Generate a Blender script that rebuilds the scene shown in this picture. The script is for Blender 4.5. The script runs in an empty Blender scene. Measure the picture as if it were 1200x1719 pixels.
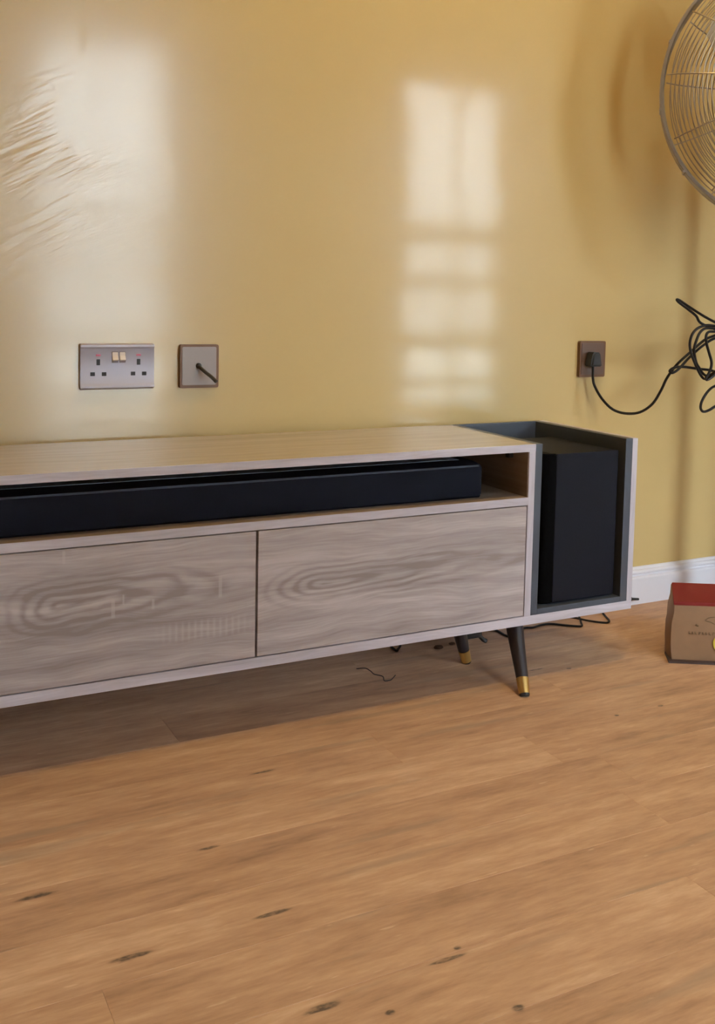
import bpy, bmesh, math, random
from mathutils import Vector, Matrix

sc = bpy.context.scene
COL = sc.collection

# ------------------------------------------------------------------ camera
F_PX, CX_PX, CY_PX, W_PX, H_PX = 1705.9, 600.0, 633.7, 1200.0, 1719.0
YAW, PITCH, ROLL = 0.474875, 0.078511, 0.019908
fwd = Vector((math.sin(YAW)*math.cos(PITCH), math.cos(YAW)*math.cos(PITCH), -math.sin(PITCH)))
right = Vector((math.cos(YAW), -math.sin(YAW), 0))
up = right.cross(fwd)
r2 = math.cos(ROLL)*right + math.sin(ROLL)*up
u2 = -math.sin(ROLL)*right + math.cos(ROLL)*up
cam_d = bpy.data.cameras.new('camera')
cam = bpy.data.objects.new('camera', cam_d)
COL.objects.link(cam)
M = Matrix((r2, u2, -fwd)).transposed().to_4x4()
M.translation = Vector((-1.35379, -1.63323, 0.77972))
cam.matrix_world = M
cam_d.sensor_fit = 'VERTICAL'
cam_d.sensor_height = 36.0
cam_d.lens = F_PX/H_PX*36.0
cam_d.shift_x = (W_PX/2-CX_PX)/H_PX
cam_d.shift_y = (CY_PX-H_PX/2)/H_PX
cam_d.clip_start = 0.02
sc.camera = cam

# ------------------------------------------------------------------ colour management
sc.view_settings.view_transform = 'Standard'
sc.view_settings.look = 'None'
sc.view_settings.gamma = 1.0
sc.view_settings.exposure = -0.20
sc.view_settings.use_curve_mapping = False

# ------------------------------------------------------------------ world + lights
world = bpy.data.worlds.new('world')
sc.world = world
world.use_nodes = True
bg = world.node_tree.nodes['Background']         # even overcast sky
bg.inputs['Color'].default_value = (0.74, 0.86, 1.0, 1)
bg.inputs['Strength'].default_value = 76.0

ROOM = dict(x0=-2.6, x1=2.9, yb=0.346, yf=-3.0, zc=2.85)
DOORS = [(1.66, 2.44), (-0.46, 0.27)]          # glazed doors in the opposite wall (x ranges)
DOOR_TOP = 2.12
LAMP_W = 30.0
LAMP = (-0.15, -0.50)

def area(name, loc, sx, sy, power, color, rot):
    l = bpy.data.lights.new(name, 'AREA')
    l.shape = 'RECTANGLE'
    l.size, l.size_y = sx, sy
    l.energy = power
    l.color = color
    o = bpy.data.objects.new(name, l)
    o.location = loc
    o.rotation_euler = rot
    COL.objects.link(o)
    return o
for i, (a, b) in enumerate(DOORS):              # light portals in the openings: they guide sampling of the sky, they add no light
    p = area('portal', ((a+b)/2, ROOM['yf']-0.12, DOOR_TOP/2), b-a, DOOR_TOP, 1.0, (1, 1, 1), (math.radians(90), 0, 0))
    p.data.cycles.is_portal = True

# ------------------------------------------------------------------ helpers
def link(o):
    COL.objects.link(o)
    return o
WORLD_LOC = {}
def thing(name, label, cat, loc=(0, 0, 0), group=None):
    o = link(bpy.data.objects.new(name, None))
    o.empty_display_size = 0.05
    o.location = loc
    WORLD_LOC[o.name] = Vector(loc)
    o['label'] = label
    o['category'] = cat
    if group:
        o['group'] = group
    return o
def obj(name, bm, mat, parent=None, label=None, smooth=False, kind=None, origin=None):
    """bm is in world coordinates"""
    if isinstance(bm, bpy.types.Mesh):
        me = bm
        off = Vector((0, 0, 0))
    else:
        off = WORLD_LOC[parent.name] if parent else Vector(origin or (0, 0, 0))
        if off.length:
            bmesh.ops.translate(bm, vec=-off, verts=bm.verts)
        bmesh.ops.recalc_face_normals(bm, faces=bm.faces)
        me = bpy.data.meshes.new(name)
        bm.to_mesh(me)
        bm.free()
    if mat:
        me.materials.append(mat)
    if smooth:
        me.polygons.foreach_set('use_smooth', [True]*len(me.polygons))
        try:
            me.set_sharp_from_angle(angle=math.radians(40))
        except Exception:
            pass
    o = link(bpy.data.objects.new(name, me))
    if parent:
        o.parent = parent
        WORLD_LOC[o.name] = WORLD_LOC[parent.name]
    else:
        o.location = off
        WORLD_LOC[o.name] = off
    if label:
        o['label'] = label
    if kind:
        o['kind'] = kind
    return o
def tag(o, label, cat, group=None):
    o['label'] = label
    o['category'] = cat
    if group:
        o['group'] = group
    return o
def new():
    return bmesh.new()
def box(bm, x0, x1, y0, y1, z0, z1, bev=0.0, seg=2):
    m = Matrix.Translation(((x0+x1)/2, (y0+y1)/2, (z0+z1)/2)) @ Matrix.Diagonal((x1-x0, y1-y0, z1-z0, 1))
    r = bmesh.ops.create_cube(bm, size=1.0, matrix=m)
    if bev > 0:
        es = list({e for v in r['verts'] for e in v.link_edges})
        bmesh.ops.bevel(bm, geom=es, offset=bev, segments=seg, affect='EDGES', clamp_overlap=True, profile=0.6)
    return bm
def bx(*a, **k):
    return box(new(), *a, **k)
def prism(bm, poly, axis, a0, a1, bev=0.0, seg=2):
    """extrude a 2D polygon along axis: 'x' -> (y,z), 'y' -> (x,z), 'z' -> (x,y)"""
    def P(p, a):
        return {'x': (a, p[0], p[1]), 'y': (p[0], a, p[1]), 'z': (p[0], p[1], a)}[axis]
    lo = [bm.verts.new(P(p, a0)) for p in poly]
    hi = [bm.verts.new(P(p, a1)) for p in poly]
    n = len(poly)
    f = [bm.faces.new(lo[::-1]), bm.faces.new(hi)]
    for i in range(n):
        f.append(bm.faces.new((lo[i], lo[(i+1) % n], hi[(i+1) % n], hi[i])))
    bmesh.ops.recalc_face_normals(bm, faces=f)
    if bev > 0:
        es = list({e for q in (f[0], f[1]) for e in q.edges})
        bmesh.ops.bevel(bm, geom=es, offset=bev, segments=seg, affect='EDGES', clamp_overlap=True)
    return bm
def rrect(x0, x1, z0, z1, r, n=5):
    pts = []
    for cx, cz, a0 in ((x1-r, z1-r, 0), (x0+r, z1-r, 90), (x0+r, z0+r, 180), (x1-r, z0+r, 270)):
        for i in range(n+1):
            a = math.radians(a0+90*i/n)
            pts.append((cx+r*math.cos(a), cz+r*math.sin(a)))
    return pts
def frame_of(d):
    d = Vector(d).normalized()
    a = Vector((0, 0, 1)) if abs(d.z) < 0.9 else Vector((1, 0, 0))
    s = d.cross(a).normalized()
    return s, s.cross(d).normalized()
def catmull(pts, n=6):
    P = [Vector(p) for p in pts]
    P = [P[0]*2-P[1]] + P + [P[-1]*2-P[-2]]
    out = []
    for i in range(1, len(P)-2):
        a, b, c, d = P[i-1:i+3]
        for k in range(n):
            t = k/n
            out.append(0.5*((2*b)+(c-a)*t+(2*a-5*b+4*c-d)*t*t+(3*b-a-3*c+d)*t**3))
    out.append(P[-2].copy())
    return out
def tube(bm, pts, r, sides=8, closed=False, cap=True):
    P = [Vector(p) for p in pts]
    n = len(P)
    rr = r if isinstance(r, (list, tuple)) else [r]*n
    rings = []
    s = None
    for i in range(n):
        if closed:
            d = (P[(i+1) % n]-P[i-1]).normalized()
        else:
            d = (P[min(i+1, n-1)]-P[max(i-1, 0)]).normalized()
        if s is None:
            s, t = frame_of(d)
        s = (s-d*s.dot(d))
        s = s.normalized() if s.length > 1e-6 else frame_of(d)[0]
        t = d.cross(s)
        rings.append([bm.verts.new(P[i]+rr[i]*(math.cos(2*math.pi*k/sides)*s+math.sin(2*math.pi*k/sides)*t)) for k in range(sides)])
    m = n if closed else n-1
    for i in range(m):
        A, B = rings[i], rings[(i+1) % n]
        for k in range(sides):
            bm.faces.new((A[k], A[(k+1) % sides], B[(k+1) % sides], B[k]))
    if cap and not closed:
        bm.faces.new(rings[0][::-1])
        bm.faces.new(rings[-1])
    return bm
def lathe(bm, prof, base, axis, sides=32, closed=False):
    """prof: list of (radius, height along axis)"""
    ax = Vector(axis).normalized()
    s, t = frame_of(ax)
    rings = []
    for r, h in prof:
        rings.append([bm.verts.new(Vector(base)+ax*h+r*(math.cos(2*math.pi*k/sides)*s+math.sin(2*math.pi*k/sides)*t)) for k in range(sides)])
    n = len(rings)
    for i in range(n if closed else n-1):
        A, B = rings[i], rings[(i+1) % n]
        for k in range(sides):
            bm.faces.new((A[k], A[(k+1) % sides], B[(k+1) % sides], B[k]))
    if not closed:
        if prof[0][0] > 1e-5:
            bm.faces.new(rings[0][::-1])
        if prof[-1][0] > 1e-5:
            bm.faces.new(rings[-1])
    bmesh.ops.remove_doubles(bm, verts=bm.verts, dist=1e-6)
    return bm

# ------------------------------------------------------------------ materials
class NT:
    def __init__(self, name):
        self.mat = bpy.data.materials.new(name)
        self.mat.use_nodes = True
        self.t = self.mat.node_tree
        self.b = self.t.nodes['Principled BSDF']
        self.out = self.t.nodes['Material Output']
    def n(self, typ, **props):
        nd = self.t.nodes.new(typ)
        for k, v in props.items():
            setattr(nd, k, v)
        return nd
    def put(self, sock, v):
        if v is None:
            return
        if isinstance(v, bpy.types.NodeSocket):
            self.t.links.new(v, sock)
        elif isinstance(v, (tuple, list)) and sock.type == 'RGBA' and len(v) == 3:
            sock.default_value = (*v, 1)
        else:
            sock.default_value = v
    def m(self, op, a, b=None, c=None, clamp=False):
        nd = self.n('ShaderNodeMath', operation=op, use_clamp=clamp)
        for i, v in enumerate((a, b, c)):
            self.put(nd.inputs[i], v)
        return nd.outputs[0]
    def pos(self):
        g = self.n('ShaderNodeNewGeometry').outputs['Position']
        s = self.n('ShaderNodeSeparateXYZ')
        self.put(s.inputs[0], g)
        return g, s.outputs[0], s.outputs[1], s.outputs[2]
    def vec(self, x, y, z):
        nd = self.n('ShaderNodeCombineXYZ')
        for i, v in enumerate((x, y, z)):
            self.put(nd.inputs[i], v)
        return nd.outputs[0]
    def mul(self, v, s):
        nd = self.n('ShaderNodeVectorMath', operation='MULTIPLY')
        self.put(nd.inputs[0], v)
        self.put(nd.inputs[1], s)
        return nd.outputs[0]
    def add(self, v, s):
        nd = self.n('ShaderNodeVectorMath', operation='ADD')
        self.put(nd.inputs[0], v)
        self.put(nd.inputs[1], s)
        return nd.outputs[0]
    def noise(self, v, scale=1.0, detail=3.0, rough=0.5, dist=0.0):
        nd = self.n('ShaderNodeTexNoise')
        self.put(nd.inputs['Vector'], v)
        nd.inputs['Scale'].default_value = scale
        nd.inputs['Detail'].default_value = detail
        nd.inputs['Roughness'].default_value = rough
        nd.inputs['Distortion'].default_value = dist
        return nd.outputs['Fac']
    def ramp(self, v, stops):
        nd = self.n('ShaderNodeValToRGB')
        els = nd.color_ramp.elements
        while len(els) < len(stops):
            els.new(0.5)
        for e, (p, c) in zip(els, stops):
            e.position = p
            e.color = (*c, 1) if len(c) == 3 else c
        self.put(nd.inputs[0], v)
        return nd.outputs[0]
    def smooth(self, v, a, b, lo=0.0, hi=1.0):
        nd = self.n('ShaderNodeMapRange', interpolation_type='SMOOTHSTEP')
        self.put(nd.inputs[0], v)
        nd.inputs[1].default_value, nd.inputs[2].default_value = a, b
        nd.inputs[3].default_value, nd.inputs[4].default_value = lo, hi
        return nd.outputs[0]
    def mix(self, f, a, b, mode='MIX'):
        nd = self.n('ShaderNodeMix', data_type='RGBA', blend_type=mode)
        self.put(nd.inputs[0], f)
        self.put(nd.inputs[6], a)
        self.put(nd.inputs[7], b)
        return nd.outputs[2]
    def bump(self, h, strength=0.2, dist=0.01, normal=None):
        nd = self.n('ShaderNodeBump')
        nd.inputs['Strength'].default_value = strength
        nd.inputs['Distance'].default_value = dist
        self.put(nd.inputs['Height'], h)
        if normal is not None:
            self.put(nd.inputs['Normal'], normal)
        return nd.outputs[0]
    def set(self, **k):
        for a, v in k.items():
            self.put(self.b.inputs[a.replace('_', ' ')], v)
        return self.mat

def plain(name, col, rough=0.5, metal=0.0, var=0.06, scale=60.0, bump=0.0, spec=0.5):
    t = NT(name)
    g = t.n('ShaderNodeTexCoord').outputs['Object']
    n = t.noise(g, scale, 3.0)
    c = t.mix(n, tuple(max(0, c*(1-var)) for c in col), tuple(c*(1+var) for c in col))
    t.set(Base_Color=c, Roughness=rough, Metallic=metal)
    t.b.inputs['Specular IOR Level'].default_value = spec
    if bump:
        t.put(t.b.inputs['Normal'], t.bump(n, bump, 0.002))
    return t.mat

def wall_paint():
    t = NT('yellow_gloss_paint')
    g, x, y, z = t.pos()
    n1 = t.noise(g, 2.2, 2.0)
    n2 = t.noise(g, 14.0, 3.0)
    col = t.mix(t.m('MULTIPLY_ADD', n1, 0.7, t.m('MULTIPLY', n2, 0.3)), (0.500, 0.356, 0.145), (0.550, 0.394, 0.172))
    # long soft undulations of the plaster
    h = t.m('MULTIPLY', t.noise(g, 3.1, 1.0), 0.75)
    h = t.m('ADD', h, t.m('MULTIPLY', t.noise(g, 9.0, 2.0), 0.16))
    # trowel strokes rising to the right, strongest at the left of the sockets
    a = math.radians(27)
    u = t.m('ADD', t.m('MULTIPLY', x, math.cos(a)), t.m('MULTIPLY', z, math.sin(a)))
    w = t.m('SUBTRACT', t.m('MULTIPLY', z, math.cos(a)), t.m('MULTIPLY', x, math.sin(a)))
    st = t.noise(t.vec(t.m('MULTIPLY', u, 7.0), 0.0, t.m('MULTIPLY', w, 60.0)), 1.0, 3.0, 0.55)
    ex = t.m('DIVIDE', t.m('SUBTRACT', x, -0.98), 0.14)
    ez = t.m('DIVIDE', t.m('SUBTRACT', z, 0.965), 0.15)
    mk = t.m('EXPONENT', t.m('MULTIPLY', t.m('ADD', t.m('MULTIPLY', ex, ex), t.m('MULTIPLY', ez, ez)), -1.0))
    mk = t.m('MULTIPLY', mk, t.smooth(t.noise(g, 9.0, 1.0), 0.28, 0.55, 0.15, 1.0))
    h = t.m('ADD', h, t.m('MULTIPLY', t.m('MULTIPLY', t.m('SUBTRACT', st, 0.5), mk), 1.7))
    # single lumps in the plaster
    for px, pz, sx, sz, hh in ((-0.925, 1.235, 0.010, 0.035, 0.16), (-0.902, 0.950, 0.022, 0.020, 0.20),
                               (-0.879, 0.816, 0.020, 0.010, 0.15), (-0.876, 1.155, 0.010, 0.012, 0.10),
                               (-0.90, 1.13, 0.010, 0.03, 0.08), (0.08, 1.14, 0.03, 0.008, 0.05),
                               (-1.04, 0.745, 0.008, 0.008, 0.02)):
        dx = t.m('DIVIDE', t.m('SUBTRACT', x, px), sx)
        dz = t.m('DIVIDE', t.m('SUBTRACT', z, pz), sz)
        q = t.m('ADD', t.m('MULTIPLY', dx, dx), t.m('MULTIPLY', dz, dz))
        h = t.m('ADD', h, t.m('MULTIPLY', t.m('EXPONENT', t.m('MULTIPLY', q, -1.0)), hh))
    nrm = t.bump(h, 0.16, 0.012)
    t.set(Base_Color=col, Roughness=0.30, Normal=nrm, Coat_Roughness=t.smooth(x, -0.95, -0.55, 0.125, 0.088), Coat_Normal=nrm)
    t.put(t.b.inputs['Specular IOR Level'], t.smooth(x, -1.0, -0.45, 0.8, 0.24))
    t.b.inputs['Coat Weight'].default_value = 0.60
    return t.mat

KNOTS = [(-1.1359, -0.3331, .030, .0062), (-1.0564, -0.5041, .030, .0065), (-0.8918, -0.6788, .026, .0065),
         (-0.7442, -0.1335, .026, .0035), (-0.6957, -0.7727, .009, .008), (-0.8274, -0.718, .007, .005),
         (-0.722, -0.668, .03, .004), (-0.70, -0.655, .006, .004), (-0.875, -0.497, .03, .004), 
         (0.0248, 0.0346, .007, .005), (-0.044, 0.0577, .022, .003), (-0.8987, -0.3169, .02, .004), (-0.05, -0.20, .006, .004), (0.06, -0.20, .008, .004)]
def floor_wood():
    t = NT('oak_plank')
    g, x, y, z = t.pos()
    rnd = t.n('ShaderNodeObjectInfo').outputs['Random']
    ox = t.m('MULTIPLY', rnd, 37.0)
    warp = t.noise(t.vec(t.m('ADD', t.m('MULTIPLY', x, 1.6), ox), t.m('MULTIPLY', y, 6.0), rnd), 1.0, 2.0)
    yy = t.m('ADD', y, t.m('MULTIPLY', warp, 0.035))
    s1 = t.noise(t.vec(t.m('ADD', t.m('MULTIPLY', x, 5.5), ox), t.m('MULTIPLY', yy, 36.0), rnd), 1.0, 5.0, 0.62)
    s2 = t.noise(t.vec(t.m('ADD', t.m('MULTIPLY', x, 24.0), ox), t.m('MULTIPLY', yy, 150.0), rnd), 1.0, 4.0, 0.65)
    s3 = t.noise(t.vec(t.m('ADD', t.m('MULTIPLY', x, 3.0), ox), t.m('MULTIPLY', y, 9.0), rnd), 1.0, 2.0)
    v = t.m('ADD', t.m('MULTIPLY', s1, 0.50), t.m('ADD', t.m('MULTIPLY', s2, 0.26), t.m('MULTIPLY', s3, 0.24)))
    v = t.m('ADD', v, t.m('MULTIPLY', t.m('SUBTRACT', rnd, 0.5), 0.09))
    c = t.ramp(v, [(0.30, (0.29, 0.162, 0.096)), (0.44, (0.455, 0.265, 0.156)), (0.55, (0.555, 0.340, 0.204)), (0.70, (0.71, 0.48, 0.31))])
    gm = t.smooth(t.noise(t.vec(t.m('ADD', t.m('MULTIPLY', x, 2.0), ox), t.m('MULTIPLY', yy, 22.0), 4.0), 1.0, 3.0), 0.56, 0.72, 0.0, 0.6)
    c = t.mix(gm, c, (0.32, 0.225, 0.155))
    fl = t.smooth(t.noise(t.vec(t.m('ADD', t.m('MULTIPLY', x, 22.0), ox), t.m('MULTIPLY', y, 110.0), 8.0), 1.0, 2.0), 0.68, 0.80, 0.0, 0.45)
    c = t.mix(fl, c, (0.78, 0.55, 0.36))
    k = None
    wv = t.m('MULTIPLY', t.m('SUBTRACT', t.noise(t.vec(t.m('MULTIPLY', x, 26.0), t.m('MULTIPLY', y, 90.0), 0.3), 1.0, 3.0), 0.5), 1.6)
    for kx, ky, sx, sy in KNOTS:
        dx = t.m('DIVIDE', t.m('SUBTRACT', x, kx), sx)
        dy = t.m('ADD', t.m('DIVIDE', t.m('SUBTRACT', y, ky), sy), wv)
        q = t.m('EXPONENT', t.m('MULTIPLY', t.m('ADD', t.m('MULTIPLY', dx, dx), t.m('MULTIPLY', dy, dy)), -1.0))
        k = q if k is None else t.m('MAXIMUM', k, q)
    kk = t.m('ADD', t.m('MULTIPLY', t.smooth(k, 0.30, 0.75, 0, 0.78), t.smooth(t.noise(t.vec(t.m('MULTIPLY', x, 90.0), t.m('MULTIPLY', y, 200.0), 1.0), 1.0, 3.0), 0.35, 0.6, 0.45, 1.0)), t.m('MULTIPLY', k, 0.14), clamp=True)
    c = t.mix(kk, c, (0.07, 0.05, 0.036))
    nrm = t.bump(v, 0.12, 0.002)
    t.set(Base_Color=c, Roughness=t.m('MULTIPLY_ADD', s1, 0.2, 0.42), Normal=nrm)
    t.b.inputs['Specular IOR Level'].default_value = 0.4
    return t.mat

def grey_oak(name, dark, mid, light, seed, cath=None, ticks=(), ring_k=26.0, rough=0.42, vert=False, contrast=1.6, edge=False):
    """greyed oak foil, grain along x (or z with vert)"""
    t = NT(name)
    g, x, y, z = t.pos()
    if vert:
        x, z = z, t.m('ADD', x, y)
    elif name == 'greyed_oak_top':
        z = y
    warp = t.m('SUBTRACT', t.noise(t.vec(t.m('MULTIPLY', x, 4.0), seed, t.m('MULTIPLY', z, 9.0)), 1.0, 2.0), 0.5)
    zz = t.m('ADD', z, t.m('MULTIPLY', warp, 0.05))
    s1 = t.noise(t.vec(t.m('MULTIPLY', x, 2.6), seed, t.m('MULTIPLY', zz, 46.0)), 1.0, 3.0, 0.55)
    s2 = t.noise(t.vec(t.m('MULTIPLY', x, 14.0), seed+3, t.m('MULTIPLY', zz, 320.0)), 1.0, 3.0, 0.6)
    s3 = t.noise(t.vec(t.m('MULTIPLY', x, 2.0), seed+7, t.m('MULTIPLY', z, 7.0)), 1.0, 2.0)
    v = t.m('ADD', t.m('MULTIPLY', s1, 0.5), t.m('ADD', t.m('MULTIPLY', s2, 0.26), t.m('MULTIPLY', s3, 0.24)))
    if cath:
        x0, z0, a, b, tail, amp = cath
        dx = t.m('SUBTRACT', x, x0)
        # long tail to the right: shrink x distance on that side
        left = t.m('DIVIDE', t.m('MINIMUM', dx, 0.0), a)
        rgt = t.m('DIVIDE', t.m('MAXIMUM', dx, 0.0), a*tail)
        ddx = t.m('ADD', left, rgt)
        ddz = t.m('DIVIDE', t.m('SUBTRACT', t.m('ADD', z, t.m('MULTIPLY', warp, 0.03)), t.m('ADD', z0, t.m('MULTIPLY', dx, 0.03))), b)
        rr = t.m('SQRT', t.m('ADD', t.m('MULTIPLY', ddx, ddx), t.m('MULTIPLY', ddz, ddz)))
        wob = t.noise(t.vec(t.m('MULTIPLY', x, 11.0), seed+1, t.m('MULTIPLY', z, 30.0)), 1.0, 3.0)
        ph = t.m('ADD', t.m('MULTIPLY', rr, ring_k), t.m('MULTIPLY', wob, amp))
        rings = t.m('POWER', t.m('MULTIPLY_ADD', t.m('SINE', ph), 0.5, 0.5), 1.6)
        msk = t.m('MULTIPLY', t.smooth(rr, 0.55, 1.25, 1, 0), t.smooth(t.noise(t.vec(t.m('MULTIPLY', x, 9.0), seed+2, t.m('MULTIPLY', z, 22.0)), 1.0, 2.0), 0.30, 0.55, 0.25, 1.0))
        v = t.m('SUBTRACT', v, t.m('MULTIPLY', t.m('MULTIPLY', rings, msk), 0.16))
    c = t.ramp(t.m('MULTIPLY_ADD', t.m('SUBTRACT', v, 0.5), contrast, 0.5), [(0.26, dark), (0.5, mid), (0.70, light)])
    tk = None
    for cx, cz, w, h in ticks:
        dx = t.smooth(t.m('ABSOLUTE', t.m('SUBTRACT', x, cx)), w*0.5, w, 1, 0)
        dz = t.smooth(t.m('ABSOLUTE', t.m('SUBTRACT', z, cz)), h*0.35, h*0.5, 1, 0)
        q = t.m('MULTIPLY', dx, dz)
        tk = q if tk is None else t.m('MAXIMUM', tk, q)
    if ticks:      # band-saw marks: a comb of pale upright ticks
        comb = t.m('POWER', t.m('MULTIPLY_ADD', t.m('SINE', t.m('MULTIPLY', x, 560.0)), 0.5, 0.5), 2.0)
        cm = t.m('MULTIPLY', t.smooth(t.m('ABSOLUTE', t.m('SUBTRACT', x, -0.80)), 0.045, 0.10, 1, 0), t.smooth(t.m('ABSOLUTE', t.m('SUBTRACT', z, 0.207)), 0.008, 0.022, 1, 0))
        tk = t.m('MAXIMUM', tk, t.m('MULTIPLY', t.m('MULTIPLY', comb, cm), 0.75))
        c = t.mix(t.m('MULTIPLY', tk, 0.45), c, light)
    t.set(Base_Color=c, Roughness=rough, Normal=t.bump(v, 0.10, 0.001))
    return t.mat

M_WALL = wall_paint()
M_FLOOR = floor_wood()
M_SUB = plain('dark_underlay', (0.05, 0.035, 0.025), 0.8)
M_CEIL = plain('ceiling_white', (0.66, 0.64, 0.60), 0.85)
M_BASE = plain('white_gloss_trim', (0.74, 0.72, 0.76), 0.3, var=0.03, scale=20)
M_PAVE = plain('paving', (0.40, 0.39, 0.36), 0.8, scale=3)
M_RENDER = plain('pale_render', (0.46, 0.455, 0.44), 0.85, scale=2)
M_FRAME = plain('white_door_frame', (0.62, 0.60, 0.56), 0.45)
OAK_D, OAK_M, OAK_L = (0.245, 0.196, 0.180), (0.385, 0.325, 0.312), (0.52, 0.455, 0.45)
M_DOOR_R = grey_oak('greyed_oak_door', OAK_D, OAK_M, OAK_L, 1.3, cath=(-0.575, 0.262, 0.125, 0.048, 4.2, 5.0), ring_k=27.0)
M_DOOR_L = grey_oak('greyed_oak_door_swirl', OAK_D, OAK_M, OAK_L, 5.1, cath=(-1.045, 0.277, 0.09, 0.055, 3.6, 9.0), ring_k=26.0,
                    ticks=((-0.957, 0.262, 0.004, 0.035), (-0.772, 0.279, 0.004, 0.045), (-1.036, 0.356, 0.003, 0.025), (-0.94, 0.275, 0.002, 0.02), (-0.89, 0.262, 0.003, 0.02)))
M_TOP = grey_oak('greyed_oak_top', (0.31, 0.245, 0.20), (0.41, 0.335, 0.285), (0.49, 0.41, 0.36), 9.0, rough=0.12, contrast=0.8)
M_EDGE = grey_oak('greyed_oak_edge', (0.39, 0.35, 0.375), (0.52, 0.475, 0.52), (0.63, 0.585, 0.64), 12.0, rough=0.4)
M_EDGE_V = grey_oak('greyed_oak_edge_upright', (0.39, 0.35, 0.375), (0.52, 0.475, 0.52), (0.63, 0.585, 0.64), 14.0, rough=0.4, vert=True)
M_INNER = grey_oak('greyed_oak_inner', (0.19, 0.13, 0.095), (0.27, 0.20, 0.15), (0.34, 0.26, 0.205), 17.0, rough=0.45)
M_LINING = plain('slate_grey_lacquer', (0.050, 0.055, 0.070), 0.42, var=0.04, spec=0.4)
M_BLACKLEG = plain('black_stained_wood', (0.016, 0.011, 0.013), 0.4)
M_BRASS = plain('brass', (0.62, 0.40, 0.13), 0.32, metal=0.9)
M_RUBBER = plain('black_rubber', (0.012, 0.011, 0.011), 0.6)
M_SOUND = plain('black_speaker_cloth', (0.0035, 0.0038, 0.0085), 0.65, var=0.3, scale=900, spec=0.1)
M_GLOSSBLACK = plain('gloss_black_plastic', (0.012, 0.013, 0.017), 0.18)
M_SUBBOX = plain('black_ash_vinyl', (0.0055, 0.0055, 0.0095), 0.55, var=0.2, scale=300, spec=0.12)
M_SUBSIDE = plain('black_satin_plastic', (0.001, 0.001, 0.001), 0.6, spec=0.03)
M_STEEL = plain('brushed_lavender_steel', (0.46, 0.44, 0.52), 0.48, metal=0.25, var=0.03)
M_SWITCH = plain('cream_switch_plastic', (0.80, 0.72, 0.68), 0.35)
M_HOLE = plain('socket_hole_black', (0.010, 0.009, 0.012), 0.6)
M_NEON = plain('red_neon_window', (0.38, 0.02, 0.05), 0.3)
M_BRONZE = plain('bronze_rim', (0.15, 0.072, 0.034), 0.45, metal=0.0, spec=0.3)
M_MAUVE = plain('mauve_satin_plate', (0.285, 0.225, 0.205), 0.32, var=0.03)
M_BROWNPLATE = plain('brown_satin_plate', (0.115, 0.060, 0.036), 0.35)
M_CABLE = plain('black_cable', (0.007, 0.005, 0.004), 0.5, spec=0.25)
M_GREYCABLE = plain('dark_grey_cable', (0.032, 0.028, 0.030), 0.5)
M_CHROME = plain('dull_chrome', (0.36, 0.33, 0.31), 0.36, metal=0.6)
M_WIRE = plain('guard_wire', (0.36, 0.30, 0.23), 0.35, metal=0.7)
M_BLADE = plain('aluminium_blade', (0.42, 0.37, 0.30), 0.4, metal=0.5)
M_FANBLACK = plain('fan_black_paint', (0.02, 0.02, 0.02), 0.4)
M_CARD = plain('brown_kraft_card', (0.235, 0.125, 0.058), 0.7, var=0.10, scale=40, bump=0.15)
M_CARDPRINT = plain('dark_brown_print', (0.115, 0.066, 0.022), 0.7)
M_RED = plain('red_card', (0.19, 0.018, 0.015), 0.7, var=0.05, spec=0.2)
M_BASESHADE = plain('dark_brown_shade', (0.05, 0.026, 0.02), 0.7)
M_YELLOW = plain('yellow_plastic', (0.62, 0.52, 0.09), 0.35)
M_SCRAP = plain('brown_scrap', (0.10, 0.045, 0.02), 0.8)
M_THREAD = plain('dark_thread', (0.035, 0.028, 0.030), 0.8)
def glass():
    t = NT('pane_glass')
    tr = t.n('ShaderNodeBsdfTransparent')
    tr.inputs[0].default_value = (0.95, 0.97, 0.97, 1)
    gl = t.n('ShaderNodeBsdfGlossy')
    gl.inputs['Roughness'].default_value = 0.02
    fr = t.n('ShaderNodeFresnel')
    mx = t.n('ShaderNodeMixShader')
    t.t.links.new(fr.outputs[0], mx.inputs[0])
    t.t.links.new(tr.outputs[0], mx.inputs[1])
    t.t.links.new(gl.outputs[0], mx.inputs[2])
    t.t.links.new(mx.outputs[0], t.out.inputs[0])
    return t.mat
M_GLASS = glass()
def lamp_mat():
    t = NT('lamp_diffuser')
    t.set(Base_Color=(0.8, 0.78, 0.72), Roughness=0.5)
    return t.mat
M_LAMP = lamp_mat()

# ------------------------------------------------------------------ structure
YB, YF, X0, X1, ZC = ROOM['yb'], ROOM['yf'], ROOM['x0'], ROOM['x1'], ROOM['zc']
def struct(name, bm, mat, parent=None):
    o = obj(name, bm, mat, parent)
    o['kind'] = 'structure'
    return o
floor = struct('floor', bx(X0-0.1, X1+0.1, YF-0.4, YB+0.1, -0.12, -0.008), M_SUB)
ROW, PL = 0.115, 1.22
random.seed(4)
k0 = math.floor((YF+0.0001+0.3151)/ROW)
joint = {0: -0.2684, -2: -0.2506}       # end joints the photograph shows (row index below y = -0.3151 + k*ROW)
for k in range(k0, 7):
    ya, yb_ = -0.3151+k*ROW, -0.3151+(k+1)*ROW
    ya, yb_ = max(ya, YF), min(yb_, YB)
    if yb_-ya < 0.01:
        continue
    j = joint.get(k, -0.26+PL*((k*0.37+0.42) % 1.0))
    xs = j-math.ceil((j-X0)/PL)*PL
    while xs < X1:
        a, b = max(xs, X0), min(xs+PL, X1)
        if b-a > 0.02:
            g = 0.0001
            o = obj('plank', bx(a+g, b-g, ya+g, yb_-g, -0.008, 0.0, bev=0.00035, seg=1), M_FLOOR, floor)
        xs += PL
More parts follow.
